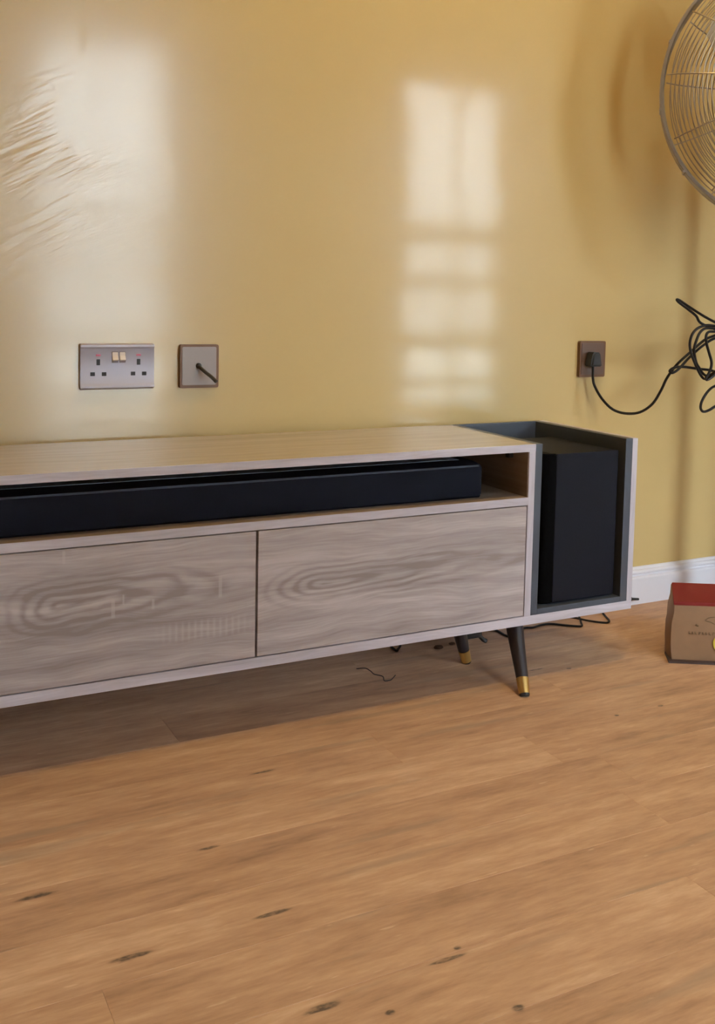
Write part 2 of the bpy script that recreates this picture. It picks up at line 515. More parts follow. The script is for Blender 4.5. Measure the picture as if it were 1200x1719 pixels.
struct('ceiling', bx(X0-0.1, X1+0.1, YF-0.1, YB+0.1, ZC, ZC+0.1), M_CEIL)
struct('wall_back', bx(X0-0.1, X1+0.1, YB, YB+0.12, 0, ZC), M_WALL)
struct('wall_left', bx(X0-0.12, X0, YF, YB, 0, ZC), M_WALL)
struct('wall_right', bx(X1, X1+0.12, YF, YB, 0, ZC), M_WALL)
wf = new()
cuts = sorted(DOORS)
xs = X0-0.1
for a, b in cuts:
    box(wf, xs, a, YF-0.14, YF, 0, ZC)
    box(wf, a, b, YF-0.14, YF, DOOR_TOP, ZC)
    xs = b
box(wf, xs, X1+0.1, YF-0.14, YF, 0, ZC)
struct('wall_front', wf, M_WALL)
# skirting with a moulded top
prof = [(YB, 0.0), (YB-0.017, 0.0), (YB-0.017, 0.0675), (YB-0.0155, 0.0705), (YB-0.0095, 0.0725), (YB-0.0085, 0.0760), (YB-0.0125, 0.0790),
        (YB-0.0132, 0.0830), (YB-0.0115, 0.0870), (YB-0.0065, 0.0895), (YB-0.0060, 0.0925), (YB-0.0040, 0.0956), (YB, 0.0956)]
o = struct('baseboard_back', prism(new(), prof, 'x', X0, X1), M_BASE)
# what stands outside the glazed doors: a paved yard and pale walls added to hold back the sky
struct('terrace', bx(-16, 24, -17, YF-0.141, -0.15, -0.03), M_PAVE)
struct('sky_screen_low', bx(5.4, 24, -16.6, -16.2, -0.03, 5.4), M_RENDER)  # unseen wall, height set to hide low sky from the upper room wall
struct('sky_screen_tall', bx(-16, 5.4, -16.8, -16.2, -0.03, 9.5), M_RENDER)   # unseen taller wall, added to block sky light through the second door
for i, (a, b) in enumerate(DOORS):
    d = obj('door_%d' % (i+1), (lambda bm: (box(bm, a, a+0.045, YF-0.10, YF-0.05, 0, DOOR_TOP), box(bm, b-0.045, b, YF-0.10, YF-0.05, 0, DOOR_TOP),
                                            box(bm, a+0.045, b-0.045, YF-0.10, YF-0.05, DOOR_TOP-0.05, DOOR_TOP), box(bm, a+0.045, b-0.045, YF-0.10, YF-0.05, 0, 0.12), bm)[-1])(new()), M_FRAME)
    d['kind'] = 'structure'
    mx = a+(b-a)*(0.57 if i == 0 else 0.44)
    obj('mullion', bx(mx-0.016, mx+0.016, YF-0.098, YF-0.054, 0.12, DOOR_TOP-0.05), M_FRAME, d)
    for zz, hh in ((1.17, 0.05), (0.885, 0.035), (0.525, 0.05), (0.245, 0.03)):
        obj('rail', bx(a+0.045, mx-0.016, YF-0.096, YF-0.056, zz-hh, zz+hh), M_FRAME, d)
        obj('rail', bx(mx+0.016, b-0.045, YF-0.096, YF-0.056, zz-hh, zz+hh), M_FRAME, d)
    obj('pane', bx(a+0.045, b-0.045, YF-0.052, YF-0.050, 0.12, DOOR_TOP-0.05), M_GLASS, d)

# ceiling lamp (above the frame): round opal dish with its own light
lz = ZC-0.07
lamp = thing('ceiling_lamp', 'round opal ceiling lamp above the television cabinet', 'lamp', (LAMP[0], LAMP[1], ZC))
obj('shade', lathe(new(), [(0.02, 0.0), (0.27, 0.0), (0.28, 0.02), (0.27, 0.05), (0.255, 0.05), (0.255, 0.02), (0.02, 0.02)], (LAMP[0], LAMP[1], ZC), (0, 0, -1), 40, closed=True), M_LAMP, lamp, smooth=True)
ll = bpy.data.lights.new('lamp_light', 'AREA')
ll.shape = 'DISK'
ll.size = 0.48
ll.energy = LAMP_W
ll.color = (1.0, 0.69, 0.24)
lo = link(bpy.data.objects.new('lamp_light', ll))
lo.location = (LAMP[0], LAMP[1], ZC-0.052)

# ------------------------------------------------------------------ television cabinet
ZT, ZT2, ZS1, ZS2, ZB1, ZB2 = 0.4938, 0.4789, 0.3866, 0.3711, 0.1422, 0.1238
XL, XP0, XP1, XRI, XR, YBK = -1.606, -0.1240, -0.1084, 0.1452, 0.1594, 0.326
cab = thing('tv_cabinet', 'long low greyed oak television cabinet on splayed black legs against the yellow wall', 'cabinet', (-0.72, 0.163, 0))
BV = 0.0007
obj('top_board', bx(XL, XP1, 0.0012, YBK, ZT2, ZT, bev=BV), M_TOP, cab)
obj('front_edge', bx(XL, XP1, 0.0, 0.0012, ZT2, ZT-0.0004), M_EDGE, cab, 'pale lilac grey edge strip of the top')
obj('bottom_board', bx(XL, XR, 0.0, YBK, ZB2, ZB1, bev=BV), M_EDGE, cab)
obj('shelf', bx(XL+0.016, XP0, 0.0, YBK-0.01, ZS2, ZS1, bev=BV), M_INNER, cab)
obj('shelf_edge', bx(XL+0.016, XP0, -0.0004, 0.0008, ZS2, ZS1), M_EDGE, cab, 'pale lilac grey edge strip of the shelf')
obj('side_panel', bx(XL, XL+0.016, 0.0, YBK, ZB1, ZT2, bev=BV), M_EDGE_V, cab)
obj('divider_panel', bx(XP0, XP1, 0.0, YBK, ZB1, ZT2, bev=BV), M_EDGE_V, cab)
obj('inner_lining', bx(XP0-0.0012, XP0+0.0002, 0.0025, YBK-0.012, ZS1, ZT2), M_INNER, cab, 'brown oak inner face beside the shelf')
obj('side_panel', bx(XRI, XR, 0.0, YBK, ZB1, ZT, bev=BV), M_EDGE_V, cab)
obj('back_panel', bx(XL+0.016, XP0, YBK-0.01, YBK, ZB1, ZT2), M_INNER, cab)
XD = -0.7047
dl = obj('door', bx(-1.2848, XD-0.0021, -0.0005, 0.0165, ZB1+0.0022, ZS2-0.0022, bev=0.0008), M_DOOR_L, cab, 'left door with swirling grain and pale saw marks')
dr = obj('door', bx(XD+0.0021, XP0-0.0027, -0.0005, 0.0165, ZB1+0.0022, ZS2-0.0022, bev=0.0008), M_DOOR_R, cab, 'right door with nested arched grain')
obj('door', bx(XL+0.018, -1.289, -0.0005, 0.0165, ZB1+0.0022, ZS2-0.0022, bev=0.0008), M_DOOR_R, cab)
obj('inner_partition', bx(-1.295, -1.279, 0.018, YBK-0.01, ZB1, ZS2), M_INNER, cab)
obj('inner_partition', bx(XD-0.008, XD+0.008, 0.018, YBK-0.01, ZB1, ZS2), M_INNER, cab)
obj('hinge_bracket', bx(XP0-0.013, XP0-0.0013, 0.052, 0.064, 0.4595, ZT2, bev=0.001), M_RUBBER, cab, 'small dark bracket under the top')
# slate grey lining of the open speaker bay
obj('bay_back', bx(XP1, XRI, YBK-0.012, YBK, ZB1, ZT, bev=BV), M_LINING, cab, 'slate grey back of the speaker bay')
obj('bay_side', bx(XP1, XP1+0.0165, 0.0, YBK-0.012, ZB1, ZT, bev=BV), M_LINING, cab, 'slate grey inner side of the speaker bay')
obj('bay_side', bx(XRI-0.0185, XRI, 0.0, YBK-0.012, ZB1, ZT, bev=BV), M_LINING, cab, 'slate grey outer side of the speaker bay')
obj('bay_floor', bx(XP1+0.0165, XRI-0.0185, 0.0, YBK-0.012, ZB1, 0.154, bev=BV), M_LINING, cab, 'slate grey floor of the speaker bay')
def leg(top, foot):
    T, Fv = Vector(top), Vector(foot)
    d = (Fv-T).normalized()
    L = (Fv-T).length
    r = lambda s: 0.0185-(0.0185-0.0100)*s
    P = lambda s: T+(Fv-T)*s
    l = obj('leg', tube(new(), [P(0), P(0.3), P(0.77)], [r(0), r(0.3), r(0.77)], 24), M_BLACKLEG, cab, smooth=True)
    obj('ferrule', tube(new(), [P(0.762), P(0.767), P(0.965)], [r(0.77), r(0.77)+0.0008, r(0.965)+0.0006], 24), M_BRASS, l, 'brass leg sleeve', smooth=True)
    obj('foot_tip', tube(new(), [P(0.962), P(0.985), (Fv.x, Fv.y, 0.0)], [r(0.965), r(1), 0.0085], 24), M_RUBBER, l, smooth=True)
leg((-0.123, 0.036, ZB2), (-0.1555, -0.053, 0.0))
leg((-0.195, 0.150, ZB2), (-0.1575, 0.152, 0.0))
leg((-1.40, 0.036, ZB2), (-1.435, -0.053, 0.0))
leg((-1.40, 0.270, ZB2), (-1.435, 0.285, 0.0))

# ------------------------------------------------------------------ soundbar
sb = thing('soundbar', 'long black soundbar lying on the open shelf of the cabinet', 'soundbar', (-0.72, 0.075, ZS1))
SX0, SX1 = -1.255, -0.2105
pr = [(0.034, ZS1+0.004), (0.038, ZS1), (0.118, ZS1), (0.122, ZS1+0.004), (0.122, 0.4535), (0.118, 0.4572), (0.064, 0.4572), (0.0365, 0.4525), (0.034, 0.449)]
obj('body', prism(new(), pr, 'x', SX0, SX1, bev=0.006, seg=3), M_SOUND, sb, smooth=True)
obj('top_cover', prism(new(), [(0.078, 0.4570), (0.078, 0.4580), (0.117, 0.4580), (0.117, 0.4570)], 'x', SX0+0.012, SX1-0.03), plain('slate_blue_sheen', (0.22, 0.29, 0.40), 0.3), sb, 'strip along the top with a slate blue sheen put into its colour')  # bluish sheen of the soundbar top, brightened in the colour itself
obj('edge_highlight', prism(new(), [(0.0342, 0.4490), (0.0336, 0.4497), (0.0360, 0.4528), (0.0368, 0.4524)], 'x', SX0+0.01, SX1-0.01), plain('highlight_grey', (0.045, 0.052, 0.07), 0.4), sb)  # highlight on the top front edge, painted as a paler grey strip
obj('reflection_strip', bx(-0.345, -0.262, 0.082, 0.114, 0.4579, 0.4584, bev=0.0002), plain('reflection_blue_grey', (0.34, 0.42, 0.52), 0.25), sb, 'blue grey strip standing for a reflection on the top')  # bluish reflection spot, painted as a thin pale strip

# ------------------------------------------------------------------ subwoofer
sw = thing('subwoofer', 'black box subwoofer standing in the grey open end bay of the cabinet', 'speaker', (0.02, 0.12, 0.154))
obj('body', bx(-0.052, 0.117, 0.022, 0.235, 0.162, 0.468, bev=0.0025), M_SUBBOX, sw)
obj('front_panel', bx(-0.0455, 0.1175, 0.0115, 0.0222, 0.1575, 0.4685, bev=0.002), M_SUBBOX, sw)
pl_ = [(-0.0455, 0.0125), (-0.058, 0.0135), (-0.070, 0.017), (-0.0775, 0.024), (-0.0795, 0.034), (-0.0795, 0.225), (-0.074, 0.232), (-0.0518, 0.232), (-0.0518, 0.022), (-0.0455, 0.022)]
obj('side_cheek', prism(new(), pl_, 'z', 0.1565, 0.4690, bev=0.0015), M_SUBSIDE, sw, 'deep black rounded side', smooth=True)
for fx, fy in ((-0.06, 0.04), (0.10, 0.04), (-0.06, 0.21), (0.10, 0.21)):
    obj('foot', lathe(new(), [(0.010, 0), (0.010, 0.004), (0.009, 0.009)], (fx, fy, 0.154), (0, 0, 1), 14), M_RUBBER, sw)

# ------------------------------------------------------------------ wall outlets
YW = YB
def plate_poly(x0, x1, z0, z1, r):
    return rrect(x0, x1, z0, z1, r)
ds = thing('double_socket', 'silver double wall socket with two cream switches, left of the square outlet', 'socket', (-0.866, YW, 0.637))
X_0, X_1, Z0, Z1 = -0.9385, -0.7940, 0.5920, 0.6808
yf = YW-0.009
bm = new()
# plate with raised rolled rims along top and bottom
sec = [(YW, Z0), (YW-0.006, Z0), (yf-0.0025, Z0+0.003), (yf-0.0030, Z0+0.006), (yf-0.0010, Z0+0.0095), (yf, Z0+0.011),
       (yf, Z1-0.010), (yf-0.0010, Z1-0.0085), (yf-0.0028, Z1-0.006), (yf-0.0022, Z1-0.002), (YW-0.006, Z1), (YW, Z1)]
obj('face_plate', prism(bm, sec, 'x', X_0, X_1, bev=0.0012), M_STEEL, ds, smooth=True)
dx = 0.0005
for cx in (-0.9042, -0.8255):
    for px, pz, w, h in ((cx, 0.6452, 0.0070, 0.0115), (cx-0.0109, 0.6223, 0.0088, 0.0074), (cx+0.0112, 0.6221, 0.0088, 0.0074)):
        obj('pin_hole', prism(new(), rrect(px-w/2, px+w/2, pz-h/2, pz+h/2, 0.0006, 2), 'y', yf-0.0003, yf+0.002), M_HOLE, ds)
    obj('neon_window', prism(new(), rrect(cx-0.0046, cx+0.0046, 0.6567, 0.6608, 0.0008, 2), 'y', yf-0.0006, yf+0.002), M_NEON, ds)
for cx in (-0.8718, -0.8573):
    obj('switch_surround', prism(new(), rrect(cx-0.0062, cx+0.0062, 0.6440, 0.6652, 0.001, 2), 'y', yf-0.0004, yf+0.002), plain('switch_gap', (0.16, 0.12, 0.12), 0.5), ds)
    obj('rocker_switch', prism(new(), [(yf+0.001, 0.6478), (yf-0.0012, 0.6478), (yf-0.0060, 0.6500), (yf-0.0018, 0.6580), (yf-0.0012, 0.6645), (yf+0.001, 0.6645)], 'x', cx-0.0055, cx+0.0055, bev=0.0005), M_SWITCH, ds)

def square_outlet(name, label, cat, cx, fz0, fz1, w, mat_face, mat_rim):
    o = thing(name, label, cat, (cx, YW, (fz0+fz1)/2))
    x0, x1 = cx-w/2, cx+w/2
    obj('back_frame', prism(new(), rrect(x0-0.0005, x1+0.0005, fz0-0.0005, fz1+0.0005, 0.004), 'y', YW-0.0105, YW), mat_rim, o)
    obj('face_plate', prism(new(), rrect(x0+0.0036, x1-0.0048, fz0+0.0056, fz1-0.0042, 0.003), 'y', YW-0.0122, YW-0.0100, bev=0.0006), mat_face, o)
    return o
so = square_outlet('cable_outlet', 'square mauve cable outlet plate with bronze rim beside the silver double socket', 'outlet', -0.7010, 0.5915, 0.6783, 0.0800, M_MAUVE, M_BRONZE)
obj('cable_hole', lathe(new(), [(0.0058, 0), (0.0056, 0.003), (0.0035, 0.0034)], (-0.7036, YW-0.0115, 0.636), (0, -1, 0), 20), M_RUBBER, so)
cx_ = [(-0.7036, 0.332, 0.636), (-0.7031, 0.325, 0.6331), (-0.6962, 0.312, 0.6243), (-0.6877, 0.300, 0.6155), (-0.6812, 0.290, 0.6067)]
tag(obj('coaxial_cable', tube(new(), catmull(cx_, 5), 0.0037, 12), M_GREYCABLE, smooth=True), 'short stub of black cable sticking out of the mauve outlet plate', 'cable')
ro = square_outlet('single_socket', 'square dark brown wall socket right of the cabinet with the black plug in it', 'socket', 0.3115, 0.5955, 0.6833, 0.0790, M_BROWNPLATE, M_BRONZE)

# ------------------------------------------------------------------ pedestal fan
PSI = 0.75
FC = Vector((0.563, -0.050, 1.264))
FN = Vector((-math.sin(PSI), -math.cos(PSI), 0))
FA = Vector((0, 0, 1)).cross(FN).normalized()
FB = FN.cross(FA)
RF = 0.313
PO = Vector((0.727, 0.125, 0))
fan = thing('pedestal_fan', 'large silver wire cage pedestal fan at the right edge, angled into the room', 'fan', (PO.x, PO.y, 0))
def fp(r, th, h):
    return FC+FN*h+r*(math.cos(th)*FA+math.sin(th)*FB)
# rim: rolled band
obj('rim', lathe(new(), [(RF-0.005, -0.027), (RF, -0.027), (RF+0.002, -0.023), (RF, -0.017), (RF-0.002, 0.0), (RF, 0.017), (RF+0.002, 0.023), (RF, 0.027), (RF-0.005, 0.027),
                         (RF-0.008, 0.020), (RF-0.006, 0.0), (RF-0.008, -0.020)], FC, FN, 120, closed=True), M_CHROME, fan, smooth=True)
def dome(r, s):
    q = min(r/RF, 1.0)
    return s*(0.012+0.075*math.sqrt(max(0, 1-q**2.6)))
NS = 13
TH0 = math.radians(180-5.5)
for s, nm in ((1, 'front_guard'), (-1, 'rear_guard')):
    bm = new()
    for i in range(25):
        r = 0.065+i*(RF-0.012-0.065)/25.0
        tube(bm, [fp(r, 2*math.pi*k/72, dome(r, s)) for k in range(72)], 0.00115, 5, closed=True)
    gd = obj(nm, bm, M_WIRE, fan, smooth=True, kind='stuff')
    for i in range(NS):
        th = TH0+i*2*math.pi/NS+(0.0 if s == 1 else 0.012)
        obj('spoke', tube(new(), [fp(r, th, dome(r, s)+s*0.002) for r in [0.05+0.0248*j*(RF-0.012-0.05)/0.248 for j in range(11)]], 0.0017, 6), M_WIRE, fan, smooth=True)
    obj('hub_disc', lathe(new(), [(0.0, 0.004), (0.05, 0.003), (0.066, 0.0), (0.066, -0.003), (0.0, -0.003)], FC+FN*(dome(0.06, s)), FN*s, 40), M_CHROME, fan, smooth=True)
for i in range(NS):
    th = TH0+(i+0.5)*2*math.pi/NS
    c = fp(RF+0.001, th, 0)
    rd = (c-FC).normalized()
    tn = FN.cross(rd)
    bm = new()
    m = Matrix((tn*0.006, rd*0.0058, FN*0.056)).transposed().to_4x4()
    m.translation = c
    bmesh.ops.create_cube(bm, size=1.0, matrix=m)
    obj('rim_clip', bm, M_CHROME, fan)
# blades at rest: three broad pitched aluminium blades
for kb in range(3):
    bm = new()
    ac = math.radians(246+120*kb)
    nr, na = 9, 9
    gridv = []
    for i in range(nr):
        q = i/(nr-1)
        r = 0.05+q*(0.272-0.05)
        half = math.radians(16+22*math.sin(math.pi*min(1, q*0.9+0.05))*1.0)
        row = []
        for j in range(na):
            w = -1+2*j/(na-1)
            rr = r-(0.018*w*w if i == nr-1 else 0)
            row.append(bm.verts.new(fp(rr, ac+half*w, 0.004+0.026*w*(1-0.25*q)+0.006*(1-w*w))))
        gridv.append(row)
    fs = [bm.faces.new((gridv[i][j], gridv[i+1][j], gridv[i+1][j+1], gridv[i][j+1])) for i in range(nr-1) for j in range(na-1)]
    bmesh.ops.recalc_face_normals(bm, faces=fs)
    bmesh.ops.solidify(bm, geom=fs, thickness=0.0016)
    obj('blade', bm, M_BLADE, fan, smooth=True)
obj('blade_hub', lathe(new(), [(0.0, 0.035), (0.03, 0.033), (0.05, 0.02), (0.052, -0.02), (0.0, -0.02)], FC, FN, 32), M_CHROME, fan, smooth=True)
obj('motor', lathe(new(), [(0.0, 0.0), (0.055, 0.0), (0.072, 0.012), (0.074, 0.09), (0.06, 0.115), (0.0, 0.12)], FC-FN*0.09, -FN, 36), M_FANBLACK, fan, smooth=True)
neck = FC-FN*0.215
obj('yoke', tube(new(), [neck-FN*0.012, neck-FN*0.014+Vector((0, 0, -0.04)), Vector((PO.x, PO.y, 1.18)), Vector((PO.x, PO.y, 1.05))], [0.026, 0.028, 0.03, 0.028], 16), M_FANBLACK, fan, smooth=True)
obj('pole', tube(new(), [(PO.x, PO.y, 0.04), (PO.x, PO.y, 0.62), (PO.x, PO.y, 0.625), (PO.x, PO.y, 1.08)], [0.022, 0.022, 0.016, 0.016], 20), M_CHROME, fan, smooth=True)
obj('collar', tube(new(), [(PO.x, PO.y, 0.58), (PO.x, PO.y, 0.66)], 0.028, 20), M_FANBLACK, fan, smooth=True)
obj('base', lathe(new(), [(0.0, 0.0), (0.114, 0.0), (0.118, 0.008), (0.112, 0.018), (0.06, 0.034), (0.035, 0.06), (0.0, 0.06)], (PO.x, PO.y, 0), (0, 0, 1), 48), M_FANBLACK, fan, smooth=True)

# ------------------------------------------------------------------ plug and tangled flex
main = [(0.3005, 0.322, 0.632), (0.3001, 0.320, 0.622), (0.2951, 0.318, 0.6125), (0.2946, 0.312, 0.5954), (0.2961, 0.306, 0.5754), (0.3063, 0.29, 0.5459), (0.3238, 0.27, 0.5211), (0.3477, 0.25, 0.5123), (0.3746, 0.23, 0.5165), (0.3945, 0.21, 0.5383), (0.4002, 0.19, 0.5717), (0.4011, 0.175, 0.6), (0.409, 0.165, 0.622), (0.4206, 0.155, 0.6423), (0.4521, 0.15, 0.6678), (0.4876, 0.145, 0.6949), (0.5166, 0.14, 0.7065)]
main[2] = (0.2990, 0.318, 0.6125)
lA = [(0.4935, 0.12, 0.7382), (0.4543, 0.12, 0.7533), (0.4117, 0.12, 0.7722), (0.3811, 0.12, 0.7869), (0.3699, 0.12, 0.7895), (0.3747, 0.117, 0.7828), (0.3956, 0.115, 0.7707), (0.4265, 0.115, 0.7532), (0.4562, 0.115, 0.7312)]
lB = [(0.4931, 0.11, 0.7301), (0.4567, 0.11, 0.7313), (0.4289, 0.11, 0.7243), (0.4129, 0.11, 0.7104), (0.4066, 0.11, 0.6911), (0.4096, 0.11, 0.6717), (0.4203, 0.11, 0.6508), (0.4328, 0.11, 0.6312), (0.4472, 0.11, 0.6128), (0.459, 0.11, 0.6056), (0.4776, 0.108, 0.611), (0.498, 0.106, 0.6207)]
lC = [(0.4882, 0.105, 0.7247), (0.4501, 0.105, 0.7245), (0.4319, 0.105, 0.7148), (0.4217, 0.105, 0.6968), (0.4175, 0.107, 0.6761), (0.4235, 0.109, 0.6560), (0.4345, 0.109, 0.6360)]
lD = [(0.4834, 0.1, 0.7179), (0.4549, 0.1, 0.7164), (0.4461, 0.1, 0.7067), (0.4491, 0.1, 0.6887), (0.458, 0.1, 0.6678), (0.467, 0.1, 0.6468), (0.466, 0.1, 0.6314), (0.4593, 0.1, 0.6176), (0.4523, 0.1, 0.6093), (0.4560, 0.1, 0.6040), (0.4740, 0.1, 0.6120), (0.5000, 0.1, 0.6300)]
lE = [(0.5235, 0.13, 0.6199), (0.492, 0.13, 0.6247), (0.4534, 0.13, 0.6281), (0.4152, 0.13, 0.6328), (0.3909, 0.13, 0.6332), (0.3744, 0.13, 0.6292), (0.3674, 0.13, 0.6238), (0.373, 0.128, 0.6197), (0.3856, 0.126, 0.6252), (0.4024, 0.125, 0.6389), (0.422, 0.125, 0.6554), (0.4639, 0.125, 0.6832), (0.5108, 0.125, 0.7028)]
lF = [(0.5148, 0.12, 0.5909), (0.4883, 0.12, 0.5801), (0.472, 0.12, 0.565), (0.4615, 0.12, 0.5483), (0.4605, 0.12, 0.5342), (0.4705, 0.12, 0.5267), (0.4896, 0.12, 0.5304), (0.518, 0.12, 0.5423)]
path = (main + [(0.60, 0.12, 0.735), (0.68, 0.08, 0.76), (0.735, 0.105, 0.78), (0.68, 0.06, 0.76), (0.58, 0.10, 0.735)] + lB + [(0.56, 0.095, 0.655), (0.62, 0.08, 0.70), (0.56, 0.10, 0.728)]
        + lD + [(0.57, 0.09, 0.67), (0.61, 0.08, 0.715), (0.56, 0.10, 0.733)] + lC + [(0.47, 0.112, 0.612), (0.53, 0.115, 0.640), (0.60, 0.12, 0.650), (0.58, 0.125, 0.63)] + lE
        + [(0.60, 0.12, 0.715), (0.64, 0.10, 0.71), (0.60, 0.115, 0.70)] + lA[::-1] + [(0.54, 0.12, 0.722), (0.62, 0.10, 0.70), (0.63, 0.10, 0.64)] + lF + [(0.60, 0.10, 0.58), (0.68, 0.07, 0.68), (0.735, 0.108, 0.80)])
pc = obj('power_cord', tube(new(), catmull(path, 5), 0.0032, 8), M_CABLE, fan, 'tangled black power cord hanging in loops', smooth=True)
bm = new()
pp = [(0.2835, 0.625), (0.2880, 0.6225), (0.3135, 0.6225), (0.3180, 0.625), (0.3130, 0.652), (0.3085, 0.6575), (0.2930, 0.6575), (0.2885, 0.652)]
prism(bm, pp, 'y', 0.305, YW-0.012, bev=0.004, seg=3)
obj('plug', bm, M_RUBBER, pc, 'moulded black three pin plug', smooth=True)


# ------------------------------------------------------------------ paper carton with red top
ct = thing('carton', 'small crumpled brown carton with a red top, on the floor right of the cabinet', 'carton', (0.40, 0.0, 0))
fd = Vector((0.86, -0.51, 0)).normalized()
sd = Vector((0.66, 0.75, 0)).normalized()
FL = Vector((0.2613, -0.024, 0))
HB, LB, DB = 0.130, 0.215, 0.155
bm = new()
random.seed(2)
nx, nz, nyy = 8, 6, 5
def P(s, d, z):     # s along the front, d into depth, z height (all 0..1): slightly bulging, crumpled paper box
    b = 0.006*math.sin(math.pi*z)
    left = -0.012*(1-s)*math.sin(math.pi*min(1, d*1.2))*(1.1-z)-0.006*(1-s)**3*math.sin(math.pi*min(1, z*1.15))
    p = FL+fd*(s*LB+left)+sd*(d*DB)+Vector((0, 0, z*HB))
    if d < 0.01:
        p -= sd*(b*math.sin(math.pi*min(max(s, 0.0), 1.0)))
    if 0 < z < 1:
        p += Vector((random.uniform(-1, 1), random.uniform(-1, 1), 0))*0.0012
    return p
cache = {}
def V(s, d, z):
    k = (round(s, 4), round(d, 4), round(z, 4))
    if k not in cache:
        cache[k] = bm.verts.new(P(*k))
    return cache[k]
def gridface(fn, na, nb):
    for i in range(na):
        for j in range(nb):
            bm.faces.new((fn(i/na, j/nb), fn((i+1)/na, j/nb), fn((i+1)/na, (j+1)/nb), fn(i/na, (j+1)/nb)))
gridface(lambda a, b: V(a, 0, b), nx, nz)
gridface(lambda a, b: V(a, 1, b), nx, nz)
gridface(lambda a, b: V(0, a, b), nyy, nz)
gridface(lambda a, b: V(1, a, b), nyy, nz)
gridface(lambda a, b: V(a, b, 0), nx, nyy)
gridface(lambda a, b: V(a, b, 1), nx, nyy)
obj('carton_body', bm, M_CARD, ct, smooth=True)
# red top: a folded lid with a lip over the front edge
bm = new()
e = 0.0025
lidpts = [FL-fd*e-sd*e, FL+fd*(LB+e)-sd*e, FL+fd*(LB+e)+sd*(DB+e), FL-fd*(e-0.004)+sd*(DB+e)]
lo_ = [bm.verts.new(p+Vector((0, 0, HB-0.004))) for p in lidpts]
hi_ = [bm.verts.new(p+Vector((0, 0, HB+0.0035))) for p in lidpts]
bm.faces.new(lo_[::-1])
bm.faces.new(hi_)
for i in range(4):
    bm.faces.new((lo_[i], lo_[(i+1) % 4], hi_[(i+1) % 4], hi_[i]))
bmesh.ops.bevel(bm, geom=list(bm.edges), offset=0.0012, segments=2, affect='EDGES')
obj('lid', bm, M_RED, ct, 'flat red lid')
# dark strip put in as the shade under the carton front
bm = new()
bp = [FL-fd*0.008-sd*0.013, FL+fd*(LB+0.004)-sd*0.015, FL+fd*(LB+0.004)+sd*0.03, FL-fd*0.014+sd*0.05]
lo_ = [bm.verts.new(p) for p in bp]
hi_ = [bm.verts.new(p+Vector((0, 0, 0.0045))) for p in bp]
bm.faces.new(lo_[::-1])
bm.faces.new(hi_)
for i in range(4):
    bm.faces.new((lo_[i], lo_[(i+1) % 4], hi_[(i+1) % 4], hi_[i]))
obj('base_shade', bm, M_BASESHADE, ct, 'dark strip standing for the shade under the carton')
# printed marks on the front: a leaf outline, a dot and a blurred line of lettering
FNRM = Vector((-0.51, -0.86, 0)).normalized()
def front_pt(s, z, off=0.0012):
    zz = z/HB
    b = 0.006*math.sin(math.pi*zz)*math.sin(math.pi*s/LB)
    return FL+fd*s-sd*b+Vector((0, 0, z))+FNRM*off
bm = new()
tube(bm, catmull([front_pt(0.066, 0.096), front_pt(0.076, 0.102), front_pt(0.092, 0.103), front_pt(0.11, 0.099)], 4), 0.0007, 5)
tube(bm, catmull([front_pt(0.066, 0.095), front_pt(0.078, 0.092), front_pt(0.092, 0.086), front_pt(0.11, 0.083)], 4), 0.0008, 5)
tube(bm, [front_pt(0.047, 0.0845), front_pt(0.052, 0.0825)], 0.0018, 6)
obj('printed_leaf', bm, M_CARDPRINT, ct, kind='stuff')
bm = new()
xx = 0.033
for wv in (0.0045, 0.004, 0.006, 0.005, 0.0055, 0.0045, 0.006, 0.005):
    tube(bm, [front_pt(xx, 0.0635), front_pt(xx, 0.0695)], 0.0007, 5)
    tube(bm, [front_pt(xx, 0.0665+random.choice((-0.003, 0, 0.003))), front_pt(xx+wv*0.6, 0.0665+random.choice((-0.003, 0, 0.003)))], 0.0007, 5)
    xx += wv+0.0022
obj('printed_lettering', bm, M_CARDPRINT, ct, 'illegible row of dark printed letters', kind='stuff')

bm = new()
sc_ = front_pt(0.106, 0.046, 0.0006)
lathe(bm, [(0.0, 0.0), (0.0205, 0.0), (0.0215, 0.0008), (0.0205, 0.0016), (0.0, 0.0022)], sc_, FNRM, 36)
obj('sticker', bm, M_YELLOW, ct, 'round yellow sticker', smooth=True)

# ------------------------------------------------------------------ cables and scraps on the floor
r = 0.0026
def cable(name, pts, label, rad=r, mat=M_CABLE):
    o = obj(name, tube(new(), catmull(pts, 6), rad, 8), mat, smooth=True, origin=(pts[0][0], pts[0][1], 0))
    return tag(o, label, 'cable')
cable('speaker_cable', [(-0.02, 0.315, 0.02), (-0.005, 0.312, 0.006), (0.021, 0.3029, r), (0.020, 0.26, r), (0.03, 0.238, r), (0.062, 0.268, r), (0.0929, 0.2856, r), (0.115, 0.281, r), (0.145, 0.288, r), (0.1719, 0.2848, r), (0.197, 0.262, r), (0.222, 0.243, r),
                        (0.2325, 0.2440, r), (0.243, 0.259, r), (0.262, 0.287, r), (0.268, 0.306, 0.010), (0.255, 0.318, 0.02)],
      'wavy black cable on the floor just right of the cabinet front leg')
cable('mains_cable', [(0.205, 0.322, 0.02), (0.218, 0.312, 0.006), (0.232, 0.300, r+0.005), (0.245, 0.283, r+0.0055), (0.268, 0.262, r+0.002), (0.2988, 0.2391, r), (0.312, 0.2400, r), (0.3209, 0.2494, r), (0.330, 0.268, r), (0.338, 0.285, r), (0.340, 0.310, 0.012), (0.325, 0.322, 0.022)],
      'black cable loop on the floor under the speaker bay end of the cabinet')
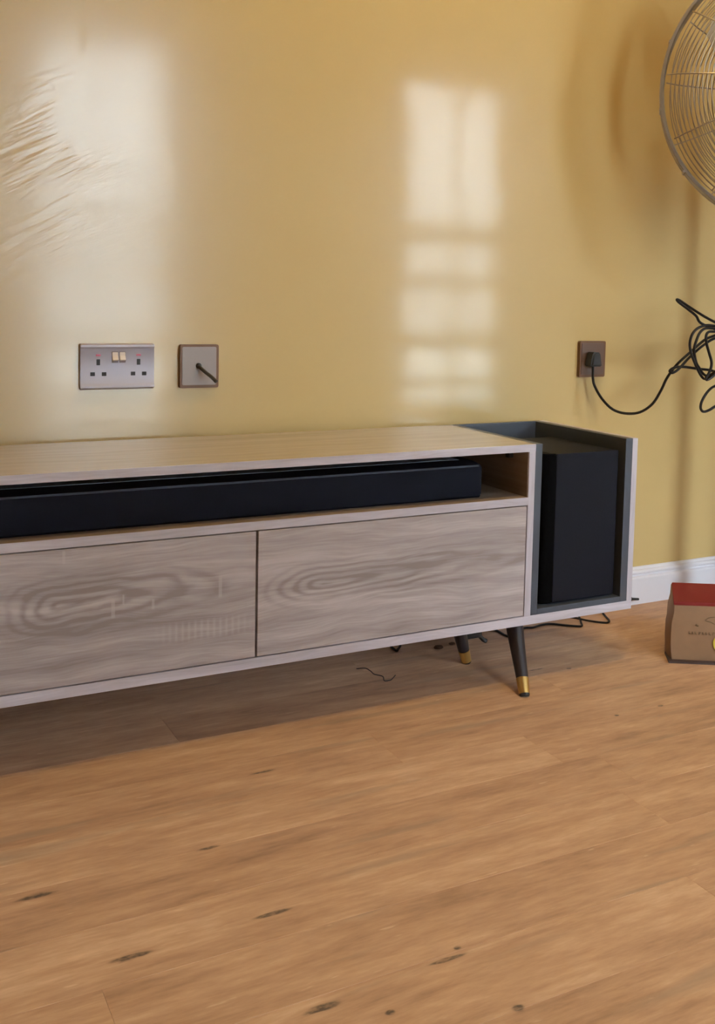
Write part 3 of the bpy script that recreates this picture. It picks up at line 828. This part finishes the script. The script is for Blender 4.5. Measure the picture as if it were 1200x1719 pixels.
cable('thin_cable', [(-0.263, 0.318, 0.010), (-0.2608, 0.306, 0.003), (-0.2636, 0.2736, r), (-0.256, 0.280, r), (-0.238, 0.3002, 0.003), (-0.230, 0.318, 0.010)],
      'small dark V of cable on the floor under the middle of the cabinet')
ce = thing('cable_end', 'black cable end poking out by the white skirting right of the cabinet', 'cable', (0.445, 0.32, 0))
obj('connector', tube(new(), [(0.440, 0.318, 0.0225), (0.452, 0.318, 0.0215), (0.4535, 0.318, 0.021), (0.478, 0.3185, 0.0175)], [0.0058, 0.0058, 0.0036, 0.0030], 12), M_RUBBER, ce, smooth=True)
obj('cable_tail', tube(new(), catmull([(0.440, 0.318, 0.0225), (0.42, 0.317, 0.02), (0.39, 0.316, 0.008), (0.36, 0.312, 0.0026), (0.30, 0.318, 0.0026)], 5), 0.0026, 8), M_CABLE, ce, smooth=True)
pa = thing('power_adapter', 'black power adapter under the cabinet behind the rear leg', 'adapter', (-0.11, 0.21, 0))
obj('adapter_body', bx(-0.1380, -0.0900, 0.195, 0.228, 0.0330, 0.0560, bev=0.003), M_RUBBER, pa)
obj('adapter_cable', tube(new(), catmull([(-0.096, 0.205, 0.040), (-0.090, 0.203, 0.033), (-0.082, 0.201, 0.025), (-0.0755, 0.200, 0.0215)], 5), [0.005]*16, 10), M_RUBBER, pa, smooth=True)
obj('adapter_lead', tube(new(), catmull([(-0.130, 0.215, 0.055), (-0.133, 0.22, 0.085), (-0.135, 0.23, 0.105), (-0.13, 0.235, ZB2)], 5), 0.0028, 8), M_CABLE, pa, smooth=True)
th = [(-0.392, 0.216, .0009), (-0.3735, 0.2113, .0009), (-0.371, 0.190, .0009), (-0.3723, 0.1735, .0009), (-0.362, 0.155, .0009), (-0.3704, 0.1329, .0009), (-0.357, 0.131, .0009), (-0.3458, 0.1398, .0009), (-0.335, 0.150, .0009)]
tag(obj('thread', tube(new(), catmull(th, 6), 0.0010, 6), M_THREAD, smooth=True, origin=(-0.37, 0.17, 0)), 'curly dark thread lying on the floor under the cabinet', 'thread')
def scrap(x, y, s, label):
    bm = new()
    bmesh.ops.create_icosphere(bm, subdivisions=2, radius=s, matrix=Matrix.Translation((x, y, s*0.42)) @ Matrix.Diagonal((1.2, 1.0, 0.45, 1)))
    for v in bm.verts:
        v.co += Vector((random.uniform(-1, 1), random.uniform(-1, 1), random.uniform(0, 1)))*s*0.16
    zmin = min(v.co.z for v in bm.verts)
    for v in bm.verts:
        v.co.z -= zmin
    tag(obj('scrap', bm, M_SCRAP, origin=(x, y, 0)), label, 'scrap')
scrap(-0.169, 0.250, 0.0095, 'brown crumb on the floor left of the rear cabinet leg')
scrap(-0.125, 0.262, 0.0065, 'smaller brown crumb on the floor just left of the power adapter')
